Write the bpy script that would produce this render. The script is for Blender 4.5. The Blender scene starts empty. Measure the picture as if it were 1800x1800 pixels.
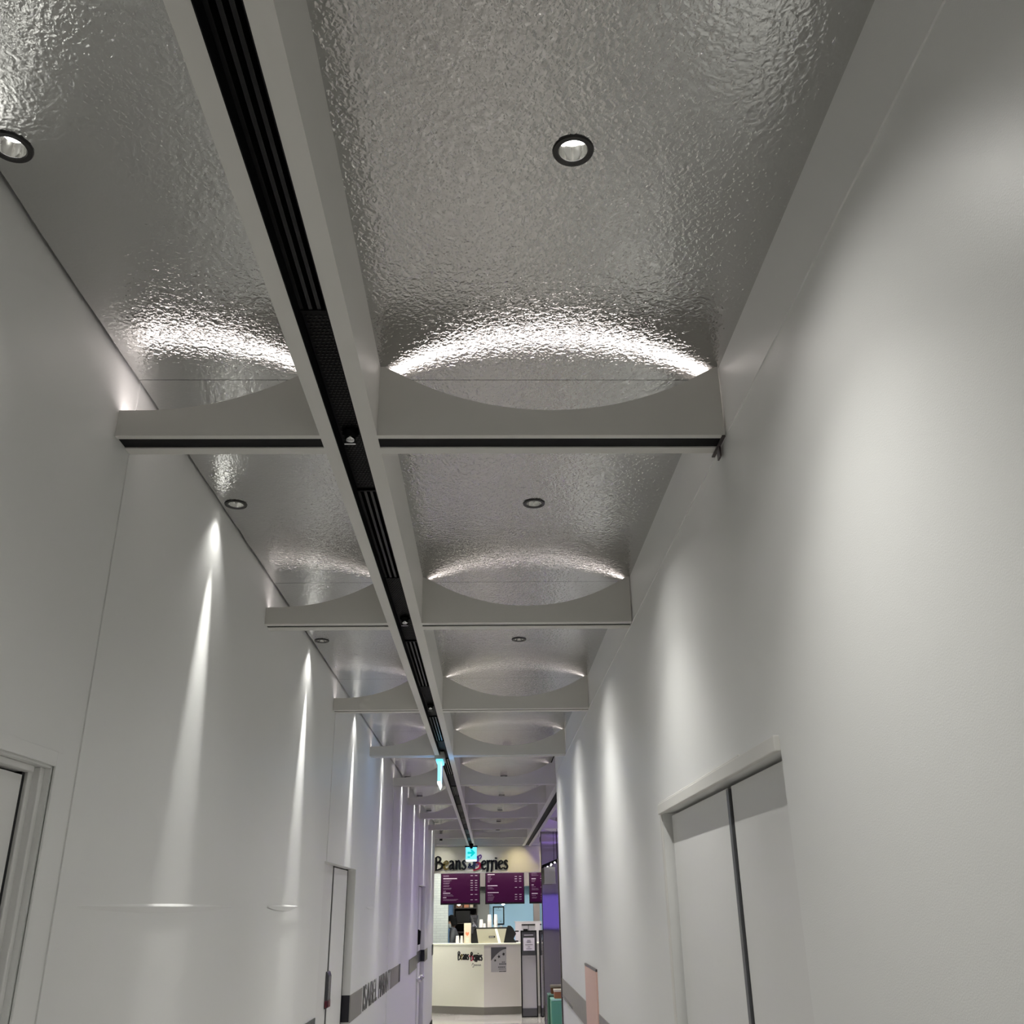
import bpy, bmesh, math, random
from mathutils import Matrix, Vector
random.seed(7)
SC = bpy.context.scene
C = SC.collection
PI = math.pi

# ---------------------------------------------------------------- camera
def make_camera():
    f, p, y, r = 1635.76, math.radians(22.9664), math.radians(1.6087), math.radians(-.8307)
    cp, sp, cy, sy, cr, sr = math.cos(p), math.sin(p), math.cos(y), math.sin(y), math.cos(r), math.sin(r)
    fwd = Vector((sy*cp, cy*cp, sp)); right = Vector((cy, -sy, 0)); up = right.cross(fwd)
    R = right*cr + up*sr; U = -right*sr + up*cr
    cd = bpy.data.cameras.new('camera'); cam = bpy.data.objects.new('camera', cd); C.objects.link(cam)
    M = Matrix((R, U, -fwd)).transposed().to_4x4(); M.translation = Vector((0, 0, 1.77))
    cam.matrix_world = M
    cd.sensor_width = 36; cd.lens = 36*f/1800; cd.clip_start = .05; cd.clip_end = 100
    SC.camera = cam
make_camera()

# ---------------------------------------------------------------- light and exposure settings
EXPOSURE = 1.95
K_DOWN = 27.0        # downlight beam power, W
K_SPILL = 10.0       # wide part of the downlight
K_LED = 1.8         # LED strip hidden on top of each cross beam
K_PURPLE = 13
W = bpy.data.worlds.new('world'); SC.world = W; W.use_nodes = True
W.node_tree.nodes['Background'].inputs[0].default_value = (.8, .85, 1, 1)
W.node_tree.nodes['Background'].inputs[1].default_value = .05
SC.view_settings.view_transform = 'Standard'
try: SC.view_settings.look = 'None'
except Exception: pass
SC.view_settings.gamma = 1; SC.view_settings.exposure = EXPOSURE; SC.view_settings.use_curve_mapping = False
try:
    SC.cycles.max_bounces = 14; SC.cycles.diffuse_bounces = 8; SC.cycles.glossy_bounces = 6
    SC.cycles.sample_clamp_indirect = 6
except Exception: pass

# ---------------------------------------------------------------- helpers
def nmat(name, col, rough=.5, metal=0, emit=None, es=0, bump=None, spec=.5, coat=0):
    m = bpy.data.materials.new(name); m.use_nodes = True
    nt = m.node_tree; b = nt.nodes['Principled BSDF']
    b.inputs['Base Color'].default_value = (*col, 1); b.inputs['Roughness'].default_value = rough
    b.inputs['Metallic'].default_value = metal; b.inputs['Specular IOR Level'].default_value = spec
    b.inputs['Coat Weight'].default_value = coat
    if emit: b.inputs['Emission Color'].default_value = (*emit, 1); b.inputs['Emission Strength'].default_value = es
    tc = nt.nodes.new('ShaderNodeTexCoord')
    nz = nt.nodes.new('ShaderNodeTexNoise'); nz.inputs['Scale'].default_value = (bump or (40, 0))[0]; nz.inputs['Detail'].default_value = 3
    nt.links.new(tc.outputs['Object'], nz.inputs['Vector'])
    mr = nt.nodes.new('ShaderNodeMapRange'); mr.inputs[3].default_value = max(0, rough-.04); mr.inputs[4].default_value = min(1, rough+.04)
    nt.links.new(nz.outputs[0], mr.inputs[0]); nt.links.new(mr.outputs[0], b.inputs['Roughness'])
    if bump:
        bp = nt.nodes.new('ShaderNodeBump'); bp.inputs['Strength'].default_value = 1; bp.inputs['Distance'].default_value = bump[1]
        nt.links.new(nz.outputs[0], bp.inputs['Height']); nt.links.new(bp.outputs[0], b.inputs['Normal'])
    return m

def mirror_film():
    m = bpy.data.materials.new('wrinkled_mirror_film'); m.use_nodes = True
    nt = m.node_tree; N = nt.nodes; L = nt.links; b = N['Principled BSDF']
    b.inputs['Base Color'].default_value = (.56, .56, .55, 1); b.inputs['Metallic'].default_value = 1
    b.inputs['Roughness'].default_value = .035
    tc = N.new('ShaderNodeTexCoord')
    # domain warp
    w = N.new('ShaderNodeTexNoise'); w.inputs['Scale'].default_value = 45; w.inputs['Detail'].default_value = 2
    L.new(tc.outputs['Object'], w.inputs['Vector'])
    mx = N.new('ShaderNodeMix'); mx.data_type = 'RGBA'; mx.blend_type = 'LINEAR_LIGHT'; mx.inputs[0].default_value = .016
    L.new(tc.outputs['Object'], mx.inputs[6]); L.new(w.outputs['Color'], mx.inputs[7])
    v = N.new('ShaderNodeTexVoronoi'); v.feature = 'SMOOTH_F1'; v.inputs['Scale'].default_value = 85; v.inputs['Smoothness'].default_value = .35
    L.new(mx.outputs[2], v.inputs['Vector'])
    n2 = N.new('ShaderNodeTexNoise'); n2.inputs['Scale'].default_value = 130; n2.inputs['Detail'].default_value = 2; n2.inputs['Distortion'].default_value = .8
    L.new(tc.outputs['Object'], n2.inputs['Vector'])
    n3 = N.new('ShaderNodeTexNoise'); n3.inputs['Scale'].default_value = 3; n3.inputs['Detail'].default_value = 2
    L.new(tc.outputs['Object'], n3.inputs['Vector'])
    a = N.new('ShaderNodeMath'); a.operation = 'MULTIPLY_ADD'; a.inputs[1].default_value = .75
    L.new(n2.outputs[0], a.inputs[0]); L.new(v.outputs['Distance'], a.inputs[2])
    a2 = N.new('ShaderNodeMath'); a2.operation = 'MULTIPLY_ADD'; a2.inputs[1].default_value = .8
    L.new(n3.outputs[0], a2.inputs[0]); L.new(a.outputs[0], a2.inputs[2])
    bp = N.new('ShaderNodeBump'); bp.inputs['Strength'].default_value = 1; bp.inputs['Distance'].default_value = .0009
    L.new(a2.outputs[0], bp.inputs['Height']); L.new(bp.outputs[0], b.inputs['Normal'])
    return m

M = dict(
    wall=nmat('wall_vinyl', (.76, .765, .755), .42, bump=(420, .00022)),
    white=nmat('white_lacquer', (.70, .69, .66), .42),
    beam=nmat('beam_white', (.66, .65, .62), .5),
    door=nmat('door_white', (.72, .72, .71), .4),
    black=nmat('black_metal', (.003, .003, .004), .6, spec=.15),
    rail=nmat('black_rail', (.007, .007, .008), .35, spec=.3),
    void=nmat('dark_void', (.012, .012, .012), .9),
    gap=nmat('rubber_gap', (.006, .006, .008), .7),
    film=mirror_film(),
    ring=nmat('downlight_ring', (.015, .014, .014), .35),
    refl=nmat('downlight_reflector', (.85, .85, .83), .12, 1),
    lamp=nmat('downlight_lamp', (1, 1, 1), .4, emit=(1, .97, .92), es=3.4),
    led=nmat('led_warm', (1, 1, 1), .4, emit=(1, .90, .88), es=K_LED),
    ledp=nmat('led_purple', (1, 1, 1), .4, emit=(.36, .2, 1), es=14),
    band=nmat('taupe_band', (.22, .205, .19), .35),
    bandd=nmat('charcoal_band', (.06, .062, .07), .25),
    bandk=nmat('band_shade_black', (.012, .012, .02), .4),  # black strip ends; on recess returns, shade put into the colour
    letter=nmat('letter_grey', (.085, .08, .085), .3),
    astr=nmat('astragal_grey', (.14, .145, .155), .35, .6),
    chrome=nmat('chrome', (.7, .7, .7), .18, 1),
    handle=nmat('handle_grey', (.10, .10, .11), .25, .7),
    red=nmat('red_mark', (.10, .004, .01), .3),
    floor=nmat('floor_tile', (.50, .48, .455), .12, bump=(30, .0002)),
    steel=nmat('polished_steel', (.50, .485, .48), .045, 1, bump=(3, .0002)),
    steeld=nmat('dark_steel_trim', (.09, .075, .075), .3, .6),
    pink=nmat('pink_poster', (.66, .44, .38), .5),
    pinkt=nmat('pink_poster_text', (.38, .25, .24), .5),
    sign=nmat('signboard_white', (.80, .78, .66), .5),
    ink=nmat('sign_black', (.006, .006, .008), .3),
    olive=nmat('sign_olive', (.16, .12, .03), .4),
    navy=nmat('sign_navy', (.015, .02, .07), .4),
    purple=nmat('sign_purple', (.10, .03, .22), .4),
    berry=nmat('sign_berry_red', (.40, .01, .05), .4),
    screen=nmat('menu_screen_purple', (.006, .001, .005), .3, spec=.1, emit=(.030, .0022, .022), es=.22),
    stext=nmat('menu_text', (.12, .10, .12), .5, emit=(.50, .38, .50), es=.12),
    stextd=nmat('menu_text_dim', (.05, .03, .05), .5, emit=(.17, .09, .17), es=.12),
    counter=nmat('counter_cream', (.86, .86, .73), .35),
    counterg=nmat('counter_grey', (.66, .63, .60), .35),
    kick=nmat('kick_plate', (.30, .29, .26), .3, .5),
    blue=nmat('shop_blue_wall', (.36, .60, .78), .6),
    dblue=nmat('shop_deep_blue', (.13, .26, .46), .6),
    grey=nmat('shop_grey_wall', (.20, .21, .20), .6),
    taupe=nmat('shop_taupe_post', (.22, .19, .18), .5),
    lilac=nmat('shop_pale_panel', (.48, .45, .47), .5),
    dark=nmat('dark_wood', (.02, .015, .012), .5),
    brown=nmat('brown_wood', (.13, .06, .025), .5),
    cup=nmat('paper_cup', (.62, .60, .57), .6),
    mach=nmat('machine_khaki', (.40, .38, .28), .35, .3),
    machb=nmat('machine_black', (.006, .006, .006), .5, spec=.25),
    cream=nmat('reflection_cream', (.95, .95, .72), .4),
    carton=nmat('carton_beige', (.50, .44, .32), .6),
    orange=nmat('orange_print', (.70, .18, .08), .6),
    paper=nmat('white_paper', (.72, .69, .76), .6),
    pgrey=nmat('poster_grey', (.42, .41, .43), .5),
    pdark=nmat('poster_dark', (.075, .075, .085), .5),
    acrylic=nmat('grey_acrylic', (.50, .49, .50), .2),
    cyan=nmat('exit_cyan', (.2, .8, 1), .3, emit=(.16, .75, 1), es=.28),
    cyane=nmat('exit_edge_glow', (.4, .9, 1), .3, emit=(.30, .92, 1), es=.27),
    cyanf=nmat('exit_face_blue', (.3, .7, 1), .3, emit=(.15, .45, 1), es=1.2),
    teal=nmat('exit_teal_arrow', (0, .5, .5), .3, emit=(0, .55, .55), es=.26),
    cwhite=nmat('exit_white_glow', (1, 1, 1), .3, emit=(.85, 1, 1), es=.32),
    hgrey=nmat('housing_grey', (.42, .44, .42), .4),
    mint=nmat('mint_stool', (.16, .50, .33), .45),
    mintl=nmat('mint_top', (.45, .85, .68), .4),
    wood=nmat('orange_wood', (.42, .16, .07), .5),
    creamy=nmat('cream_cap', (.85, .78, .6), .5),
    skin=nmat('skin', (.42, .25, .18), .55),
    hair=nmat('black_hair', (.004, .004, .004), .9, spec=.1),
    shirt=nmat('grey_shirt', (.05, .055, .06), .8, bump=(60, .001)),
    mask=nmat('face_mask', (.40, .46, .50), .8),
    trouser=nmat('dark_trousers', (.02, .02, .025), .8),
    purp=nmat('added_purple_glow', (.1, .05, .4), .3, emit=(.20, .14, .62), es=.28),
    bulb=nmat('bulb_glow', (1, 1, 1), .4, emit=(1, .98, .92), es=3),
    shopfill=nmat('added_shop_glow', (1, 1, 1), .4, emit=(.97, .97, 1), es=2),
    paneltag=nmat('hanging_panel', (.50, .53, .42), .6),
)
def tile_mat():
    m = nmat('white_brick_tile', (.62, .66, .64), .3); nt = m.node_tree; b = nt.nodes['Principled BSDF']
    br = nt.nodes.new('ShaderNodeTexBrick'); br.inputs['Color1'].default_value = (.34, .375, .36, 1); br.inputs['Color2'].default_value = (.31, .345, .335, 1)
    br.inputs['Mortar'].default_value = (.27, .29, .28, 1); br.inputs['Scale'].default_value = 1; br.inputs['Mortar Size'].default_value = .004
    br.inputs['Brick Width'].default_value = .15; br.inputs['Row Height'].default_value = .045
    tc = nt.nodes.new('ShaderNodeTexCoord'); mp = nt.nodes.new('ShaderNodeMapping'); mp.inputs['Rotation'].default_value = (PI/2, 0, 0)
    nt.links.new(tc.outputs['Object'], mp.inputs[0]); nt.links.new(mp.outputs[0], br.inputs[0]); nt.links.new(br.outputs[0], b.inputs['Base Color'])
    return m
M['tile'] = tile_mat()
def floor_mat():
    m = M['floor']; nt = m.node_tree; b = nt.nodes['Principled BSDF']
    br = nt.nodes.new('ShaderNodeTexBrick'); br.offset = 0; br.inputs['Color1'].default_value = (.46, .44, .42, 1); br.inputs['Color2'].default_value = (.38, .36, .345, 1)
    br.inputs['Mortar'].default_value = (.33, .315, .30, 1); br.inputs['Scale'].default_value = 1; br.inputs['Mortar Size'].default_value = .003
    br.inputs['Brick Width'].default_value = .6; br.inputs['Row Height'].default_value = .6
    tc = nt.nodes.new('ShaderNodeTexCoord'); nt.links.new(tc.outputs['Object'], br.inputs[0]); nt.links.new(br.outputs[0], b.inputs['Base Color'])
floor_mat()

def box(bm, x0, x1, y0, y1, z0, z1, mi=0):
    vs = [bm.verts.new((x, y, z)) for x in (x0, x1) for y in (y0, y1) for z in (z0, z1)]
    for f in ((0,1,3,2), (4,6,7,5), (0,4,5,1), (2,3,7,6), (0,2,6,4), (1,5,7,3)):
        fc = bm.faces.new([vs[i] for i in f]); fc.material_index = mi
def prism(bm, pts, a0, a1, plane='XZ', mi=0):
    """outline pts extruded along the axis left over"""
    def P(u, v, a): return {'XZ': (u, a, v), 'XY': (u, v, a), 'YZ': (a, u, v)}[plane]
    A = [bm.verts.new(P(u, v, a0)) for u, v in pts]; B = [bm.verts.new(P(u, v, a1)) for u, v in pts]
    n = len(pts)
    bm.faces.new(A).material_index = mi; bm.faces.new(B[::-1]).material_index = mi
    for i in range(n):
        bm.faces.new((A[i], B[i], B[(i+1) % n], A[(i+1) % n])).material_index = mi
def lathe(bm, prof, cx=0, cy=0, n=28, mi=0):
    rings = []
    for r, z in prof:
        rings.append([bm.verts.new((cx+r*math.cos(2*PI*i/n), cy+r*math.sin(2*PI*i/n), z)) for i in range(n)] if r > 1e-6 else [bm.verts.new((cx, cy, z))])
    for a, b in zip(rings, rings[1:]):
        for i in range(n):
            j = (i+1) % n
            q = [a[i % len(a)], a[j % len(a)], b[j % len(b)], b[i % len(b)]]
            u = []
            for v in q:
                if v not in u: u.append(v)
            if len(u) > 2: bm.faces.new(u).material_index = mi
def obj(name, bm, mats, parent=None, bevel=0, smooth=False, matrix=None):
    if matrix is not None: bm.transform(matrix)
    bmesh.ops.recalc_face_normals(bm, faces=bm.faces)
    me = bpy.data.meshes.new(name); bm.to_mesh(me); bm.free()
    for m in (mats if isinstance(mats, (list, tuple)) else [mats]): me.materials.append(M[m] if isinstance(m, str) else m)
    if smooth:
        for p in me.polygons: p.use_smooth = True
    o = bpy.data.objects.new(name, me); C.objects.link(o)
    if parent is not None: o.parent = parent
    if bevel:
        bv = o.modifiers.new('bevel', 'BEVEL'); bv.width = bevel; bv.segments = 2; bv.limit_method = 'ANGLE'
    return o
def boxo(name, b, mats, parent=None, bevel=0, matrix=None):
    bm = bmesh.new(); box(bm, *b); return obj(name, bm, mats, parent, bevel, matrix=matrix)
def tag(o, label, cat, group=None, kind=None):
    o['label'] = label; o['category'] = cat
    if group: o['group'] = group
    if kind: o['kind'] = kind
    return o
def thing(name, label, cat, loc=(0, 0, 0), group=None):
    o = bpy.data.objects.new(name, None); C.objects.link(o); o.location = loc; o.empty_display_size = .05
    return tag(o, label, cat, group)
def local(o, loc):        # bake world-built mesh into a parent that sits at loc
    o.data.transform(Matrix.Translation(-Vector(loc)))
def struct(o):
    o['kind'] = 'structure'; return o
def sroot(name, loc=(0, 0, 0)):
    o = bpy.data.objects.new(name, None); C.objects.link(o); o.location = loc; o['kind'] = 'structure'; return o
def text_obj(name, s, size, mat, parent, matrix, depth=.002, sx=1.0, align='LEFT', sp=1.0):
    cu = bpy.data.curves.new(name, 'FONT'); cu.body = s; cu.size = size; cu.extrude = depth; cu.align_x = align; cu.space_character = sp
    t = bpy.data.objects.new(name, cu); C.objects.link(t)
    bpy.context.view_layer.update()
    me = bpy.data.meshes.new_from_object(t.evaluated_get(bpy.context.evaluated_depsgraph_get()))
    bpy.data.objects.remove(t)
    me.transform(Matrix.Diagonal((sx, 1, 1, 1))); me.transform(matrix)
    me.materials.clear(); me.materials.append(M[mat])
    o = bpy.data.objects.new(name, me); C.objects.link(o); o.parent = parent
    return o
def spot(name, loc, power, angle, col=(1, .96, .9), radius=.015, blend=1, direction=(0, 0, -1), parent=None):
    l = bpy.data.lights.new(name, 'SPOT'); l.energy = power; l.spot_size = math.radians(angle); l.spot_blend = blend
    l.color = col; l.shadow_soft_size = radius
    o = bpy.data.objects.new(name, l); C.objects.link(o); o.location = loc
    o.rotation_euler = Vector(direction).to_track_quat('-Z', 'Y').to_euler()
    if parent is not None: o.parent = parent
    return o

# ---------------------------------------------------------------- dimensions
XL, XR = -.85, .557
ZB, ZC = 2.77, 2.953
BY = [-2.80, -1.25, .32, 1.905, 3.44, 5.125, 6.81, 8.56, 10.2, 11.93, 13.72, 15.5, 17.25]   # front of every cross beam
V0 = 3                                     # index of first beam in view
BD = .095
YL_END, YR_END = 15.5, 7.95
CXL, CXR = -.385, -.254                    # centre beam
SX0, SX1 = .60, .75                        # side beam past the wall end
FAR_L, FAR_R, Y_BACK = -3.0, 3.2, 23.0
LY = [(-2.0), (-.45), 1.215, 2.72, 4.36, 5.98, 7.68, 9.45, 11.15, 12.95, 14.75, 16.45]
WALLT = .14

# ---------------------------------------------------------------- shell
struct(boxo('floor', (FAR_L, FAR_R, -4, Y_BACK+.2, -.1, 0), 'floor'))
struct(boxo('ceiling', (FAR_L-.1, FAR_R+.1, -4.1, Y_BACK+.2, 3.06, 3.12), 'void'))
struct(boxo('wall_front', (XL-.3, XR+.3, -4.1, -4, 0, 3.06), 'wall'))
struct(boxo('wall_back', (FAR_L-.1, FAR_R+.1, Y_BACK, Y_BACK+.1, 0, 3.06), 'wall'))
struct(boxo('wall_far_left', (FAR_L-.1, FAR_L, YL_END, Y_BACK, 0, 3.06), 'wall'))
struct(boxo('wall_far_right', (FAR_R, FAR_R+.1, YR_END, Y_BACK, 0, 3.06), 'wall'))
struct(boxo('wall_far_left_return', (FAR_L, XL-WALLT, YL_END-.1, YL_END, 0, 3.06), 'wall'))
struct(boxo('wall_far_right_return', (XR+WALLT, FAR_R, YR_END-.1, YR_END, 0, 3.06), 'wall'))

def side_wall(name, side, ys, ye, openings, ztop=3.06):
    """side -1 left, +1 right; panels meet at the joints under the beams, openings = (y0, y1, ztop)"""
    X = XL if side < 0 else XR
    bm = bmesh.new()
    joints = sorted([ys, ye] + [b+BD for b in BY if ys < b+BD < ye])
    for i, (a, b) in enumerate(zip(joints, joints[1:])):
        off = (i % 2)*.003 if side < 0 else 0
        cuts = sorted({a, b} | {min(max(o[0], a), b) for o in openings} | {min(max(o[1], a), b) for o in openings})
        for c, d in zip(cuts, cuts[1:]):
            if d-c < 1e-5: continue
            z0 = 0
            for o in openings:
                if o[0] <= (c+d)/2 <= o[1]: z0 = o[2]
            f = X + side*off; bk = X + side*WALLT
            box(bm, min(f, bk), max(f, bk), c, d, z0, ztop)
    return struct(obj(name, bm, 'wall'))
DZ = 2.03
wl = side_wall('wall_left', -1, -4, YL_END, [(.95, 1.885, DZ), (5.175, 6.386, 2.0), (12.05, 13.42, 2.03)])
wr = side_wall('wall_right', 1, -4, YR_END, [(1.80, 3.122, 2.04)])
# horizontal seam in the wall covering at eye height
def seam(y0, y1, X, side, bulge=.002):
    bm = bmesh.new(); n = 24; prev = None
    for i in range(n+1):
        t = i/n; y = y0+(y1-y0)*t; k = (math.sin(PI*t)**.6)*bulge+.0004; h = .004+.012*math.sin(PI*t)
        r = [bm.verts.new((X-side*0*0, y, 1.782+h*.4)), bm.verts.new((X-side*k, y, 1.782)), bm.verts.new((X-side*k*.2, y, 1.782-h)), bm.verts.new((X+side*.001, y, 1.782-h))]
        if prev:
            for a in range(3): bm.faces.new((prev[a], prev[a+1], r[a+1], r[a]))
        prev = r
    return obj('seam', bm, 'wall', wl)
for y0, y1, b in ((2.1, 3.35, .0022), (3.9, 4.5, .0016), (7.0, 7.5, .0016), (8.6, 9.2, .0014)): seam(y0, y1, XL, -1, b)
struct(boxo('trim_1', (XR-.003, XR+.01, -4, YR_END, ZB+.003, ZC+.06), 'wall'))
struct(boxo('trim_2', (XR-.010, XR+WALLT+.006, YR_END, YR_END+.03, 0, 2.12), 'steeld'))
struct(boxo('trim_3', (-1.8, FAR_R, 17.81 , 17.81+.05, ZB, ZC+.01), 'beam'))
struct(boxo('baseboard_left', (XL, XL+.008, -4, 5.1, 0, .10), 'black'))
struct(boxo('baseboard_left', (XL, XL+.008, 13.4, YL_END, 0, .26), 'black'))

# wrinkled mirror panels between the beams, with the downlight holes cut in them
def mirror_panel(x0, x1, y0, y1, hole=None, ragged=False, mat='film'):
    bm = bmesh.new()
    outer = []
    nseg = 14
    pts = [(x1, y0), (x1, y1)]
    for i in range(nseg+1):
        y = y1-(y1-y0)*i/nseg
        pts.append((x0 + (random.uniform(0, .0035) if ragged else 0), y))
    vs = [bm.verts.new((x, y, ZC)) for x, y in pts]
    ed = [bm.edges.new((vs[i], vs[(i+1) % len(vs)])) for i in range(len(vs))]
    if hole:
        n = 32; hv = [bm.verts.new((hole[0]+.031*math.cos(2*PI*i/n), hole[1]+.031*math.sin(2*PI*i/n), ZC)) for i in range(n)]
        ed += [bm.edges.new((hv[i], hv[(i+1) % n])) for i in range(n)]
    bmesh.ops.triangle_fill(bm, use_beauty=True, use_dissolve=False, edges=ed)
    r = bmesh.ops.extrude_face_region(bm, geom=list(bm.faces))
    bmesh.ops.translate(bm, verts=[g for g in r['geom'] if isinstance(g, bmesh.types.BMVert)], vec=(0, 0, .006))
    struct(obj('ceiling', bm, mat))
seams = [b+.06 for b in BY]
bays = list(zip(seams, seams[1:]))
LXL, LXR = -.797, .147
for i, (a, b) in enumerate(bays):
    ly = next((l for l in LY if a < l < b), None)
    a += .001; b -= .001
    lft = XL+.007 if b < YL_END+.4 else FAR_L
    mirror_panel(lft, CXL+.01, a, b, (LXL, ly) if ly is not None else None, True)
    if a < YR_END-.5:
        mirror_panel(CXR-.01, XR-.002, a, b, (LXR, ly) if ly is not None else None)
        if b > YR_END: mirror_panel(XR+.01, FAR_R, YR_END+.005, b, mat='beam')
    else:
        mirror_panel(CXR-.01, SX0+.005, a, b, (LXR, ly) if ly is not None else None)
        mirror_panel(SX1-.005, FAR_R, a, b, mat='beam')
mirror_panel(FAR_L, FAR_R, seams[-1]+.001, Y_BACK)

# ---------------------------------------------------------------- cross beams
def arc_pts(cx, x0, x1, n=28, R=.708, zl=2.836):
    out = []
    for i in range(n+1):
        x = x0+(x1-x0)*i/n; d = x-cx
        out.append((x, min(ZC, zl + R - math.sqrt(max(R*R-d*d, 0)))))
    return out
ords = ['first', 'second', 'third', 'fourth', 'fifth', 'sixth', 'seventh', 'eighth', 'ninth', 'tenth', 'eleventh', 'twelfth']
def cross_beam(k, y):
    i = k-V0
    far = y > YR_END
    xl = XL if y < YL_END-.2 else -1.8
    xr = XR-.006 if not far else FAR_R
    lab = ('white cross beam just behind the camera' if i < 0 else 'white cross beam with scalloped top, %s from the camera' % ords[i])
    t = thing('ceiling_cross_beam', lab, 'ceiling beam', ((xl+xr)/2, y, ZB), 'white cross beams under the mirrored ceiling')
    loc = tuple(t.location)
    spans = [(-.797, xl, CXL+.0), (.150, CXR, (XR-.006 if not far else SX0))]
    if far: spans += [(1.14, SX1, 1.53), (1.92, 1.53, 2.31), (2.70, 2.31, FAR_R)]
    slot = (.017, .047) if i == 0 else (.03, .022)
    for nm, a, b in (('front_board', 0, slot[0]), ('back_board', slot[0]+slot[1], BD)):
        bm = bmesh.new()
        for cx, x0, x1 in spans:
            top = arc_pts(cx, max(x0, cx-.395), min(x1, cx+.395))
            if x0 < cx-.45: top = [(x0, 2.836)] + [(cx, 2.836)] + [p for p in top if p[0] > cx]
            elif cx-.395 > x0: top = [(x0, ZC)]+top
            if x0 == XL: top = [(x, (2.836 if x < cx else z)) for x, z in top]
            if cx+.395 < x1: top = top+[(x1, ZC)]
            prism(bm, [(x0, ZB), (x1, ZB)] + top[::-1], y+a, y+b)
        # thin bottom lip shared by the longitudinal crossing
        o = obj(nm, bm, 'beam', t); local(o, loc)
    bm = bmesh.new()
    for cx, x0, x1 in spans: box(bm, x0, x1, y+slot[0], y+slot[0]+slot[1], ZB+.003, ZB+.02)
    o = obj('black_channel', bm, 'black', t); local(o, loc)
    bm = bmesh.new(); bm2 = bmesh.new()
    for cx, x0, x1 in spans:
        pur = x0 >= SX1
        tp = arc_pts(cx, max(x0+.004, cx-.385), min(x1-.004, cx+.385))
        if cx-.45 > x0: tp = [(x0+.3 if x0 < -1 else x0, 2.836)] + [p for p in tp if p[0] > cx]
        if x0 == XL: tp = [(x, (2.836 if x < cx else z)) for x, z in tp]
        B = bm2 if pur else bm
        pv = None
        for x, z in tp:
            r = [B.verts.new((x, y+slot[0]+.0005, z-.006)), B.verts.new((x, y+slot[0]+slot[1]-.0005, z-.006))]
            if pv: B.faces.new((pv[0], pv[1], r[1], r[0]))
            pv = r
    o = obj('led_strip', bm, 'led', t); local(o, loc); o['label'] = 'glowing warm white strip in the scalloped top'
    if len(bm2.faces): o = obj('led_strip', bm2, 'ledp', t); local(o, loc); o['label'] = 'glowing purple strip in the scalloped top'
    else: bm2.free()
for k, y in enumerate(BY): cross_beam(k, y)

# ---------------------------------------------------------------- longitudinal beams, diffusers
def long_beam(x0, x1, y0, y1, slot0, slot1, label):
    t = thing('ceiling_spine_beam', label, 'ceiling beam', ((x0+x1)/2, y0, ZB)); loc = tuple(t.location)
    cut = [(b-.0, b+BD) for b in BY if y0 < b < y1]
    o = boxo('side_board', (x0, slot0, y0, y1, ZB-.0005, ZC), 'beam', t); local(o, loc)
    o = boxo('side_board', (slot1, x1, y0, y1, ZB-.0005, ZC), 'beam', t); local(o, loc)
    for a, b in ((slot0, slot0+.002), (slot1-.002, slot1)):
        o = boxo('slot_liner', (a, b, y0, y1, ZB-.0008, ZB+.08), 'black', t); local(o, loc)
    o = boxo('slot_cover', (slot0, slot1, y0, y1, ZB+.07, ZB+.085), 'black', t); local(o, loc)
    return t
S0, S1 = -.352, -.290
long_beam(CXL, CXR, -4, 17.75, S0, S1, 'white lengthwise ceiling beam with a black slot, left of the middle')
_t = long_beam(SX0, SX1, BY[7]-.02, 17.75, .642, .708, 'white lengthwise ceiling beam with black slot, past the right wall end')
_o = boxo('slot_strip', (.644, .706, BY[7], 17.7, ZB+.01, ZB+.02), 'black', _t); local(_o, tuple(_t.location))

def rails(y0, y1, label):
    t = thing('linear_diffuser', label, 'air diffuser', ((S0+S1)/2, y0, ZB+.03), 'black slot diffusers in the centre beam'); loc = tuple(t.location)
    w = S1-S0
    for f in (.10, .37, .63, .90):
        x = S0+w*f
        bm = bmesh.new()
        for s in (-1, 1): prism(bm, [(x-.0035, ZB+.030), (x+.0035, ZB+.030), (x+.005, ZB+.062), (x-.005, ZB+.062)], y0, y1) if s > 0 else None
        o = obj('blade', bm, 'rail', t); local(o, loc)
    o = boxo('end_cap', (S0+.003, S1-.003, y0, y0+.006, ZB+.028, ZB+.064), 'black', t); local(o, loc)
    o = boxo('end_cap', (S0+.003, S1-.003, y1-.006, y1, ZB+.028, ZB+.064), 'black', t); local(o, loc)
def perforated(y0, y1, label):
    bm = bmesh.new()
    # perforated sheet: slotted pattern of short raised bars
    box(bm, S0+.003, S1-.003, y0, y1, ZB+.034, ZB+.036)
    if y0 < 5:
        r = 0; y = y0+.012
        while y < y1-.012:
            for c in range(6):
                x = S0+.008+c*.0088 + (.0044 if r % 2 else 0)
                if x+.0055 < S1-.003: box(bm, x, x+.0045, y, y+.0035, ZB+.0325, ZB+.034, 1)
            y += .011; r += 1
    o = obj('perforated_plate', bm, ['black', 'rail']); tag(o, label, 'cover plate', 'black cover plates in the centre beam')
for i, b in enumerate(BY[2:-1]):
    k = i+2; nb = BY[k+1]
    near = k-V0
    pos = ('in the bay nearest the camera' if near < 0 else 'just past the %s cross beam' % ords[near])
    rails(b+.37, nb-.44 if nb-b > 1 else nb-.3, 'black slot diffuser in the centre beam %s' % pos)
    pos2 = 'at the %s cross beam' % ords[near+1]
    perforated(nb-.435, nb+.365, 'black perforated plate in the centre beam %s' % pos2)
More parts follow.
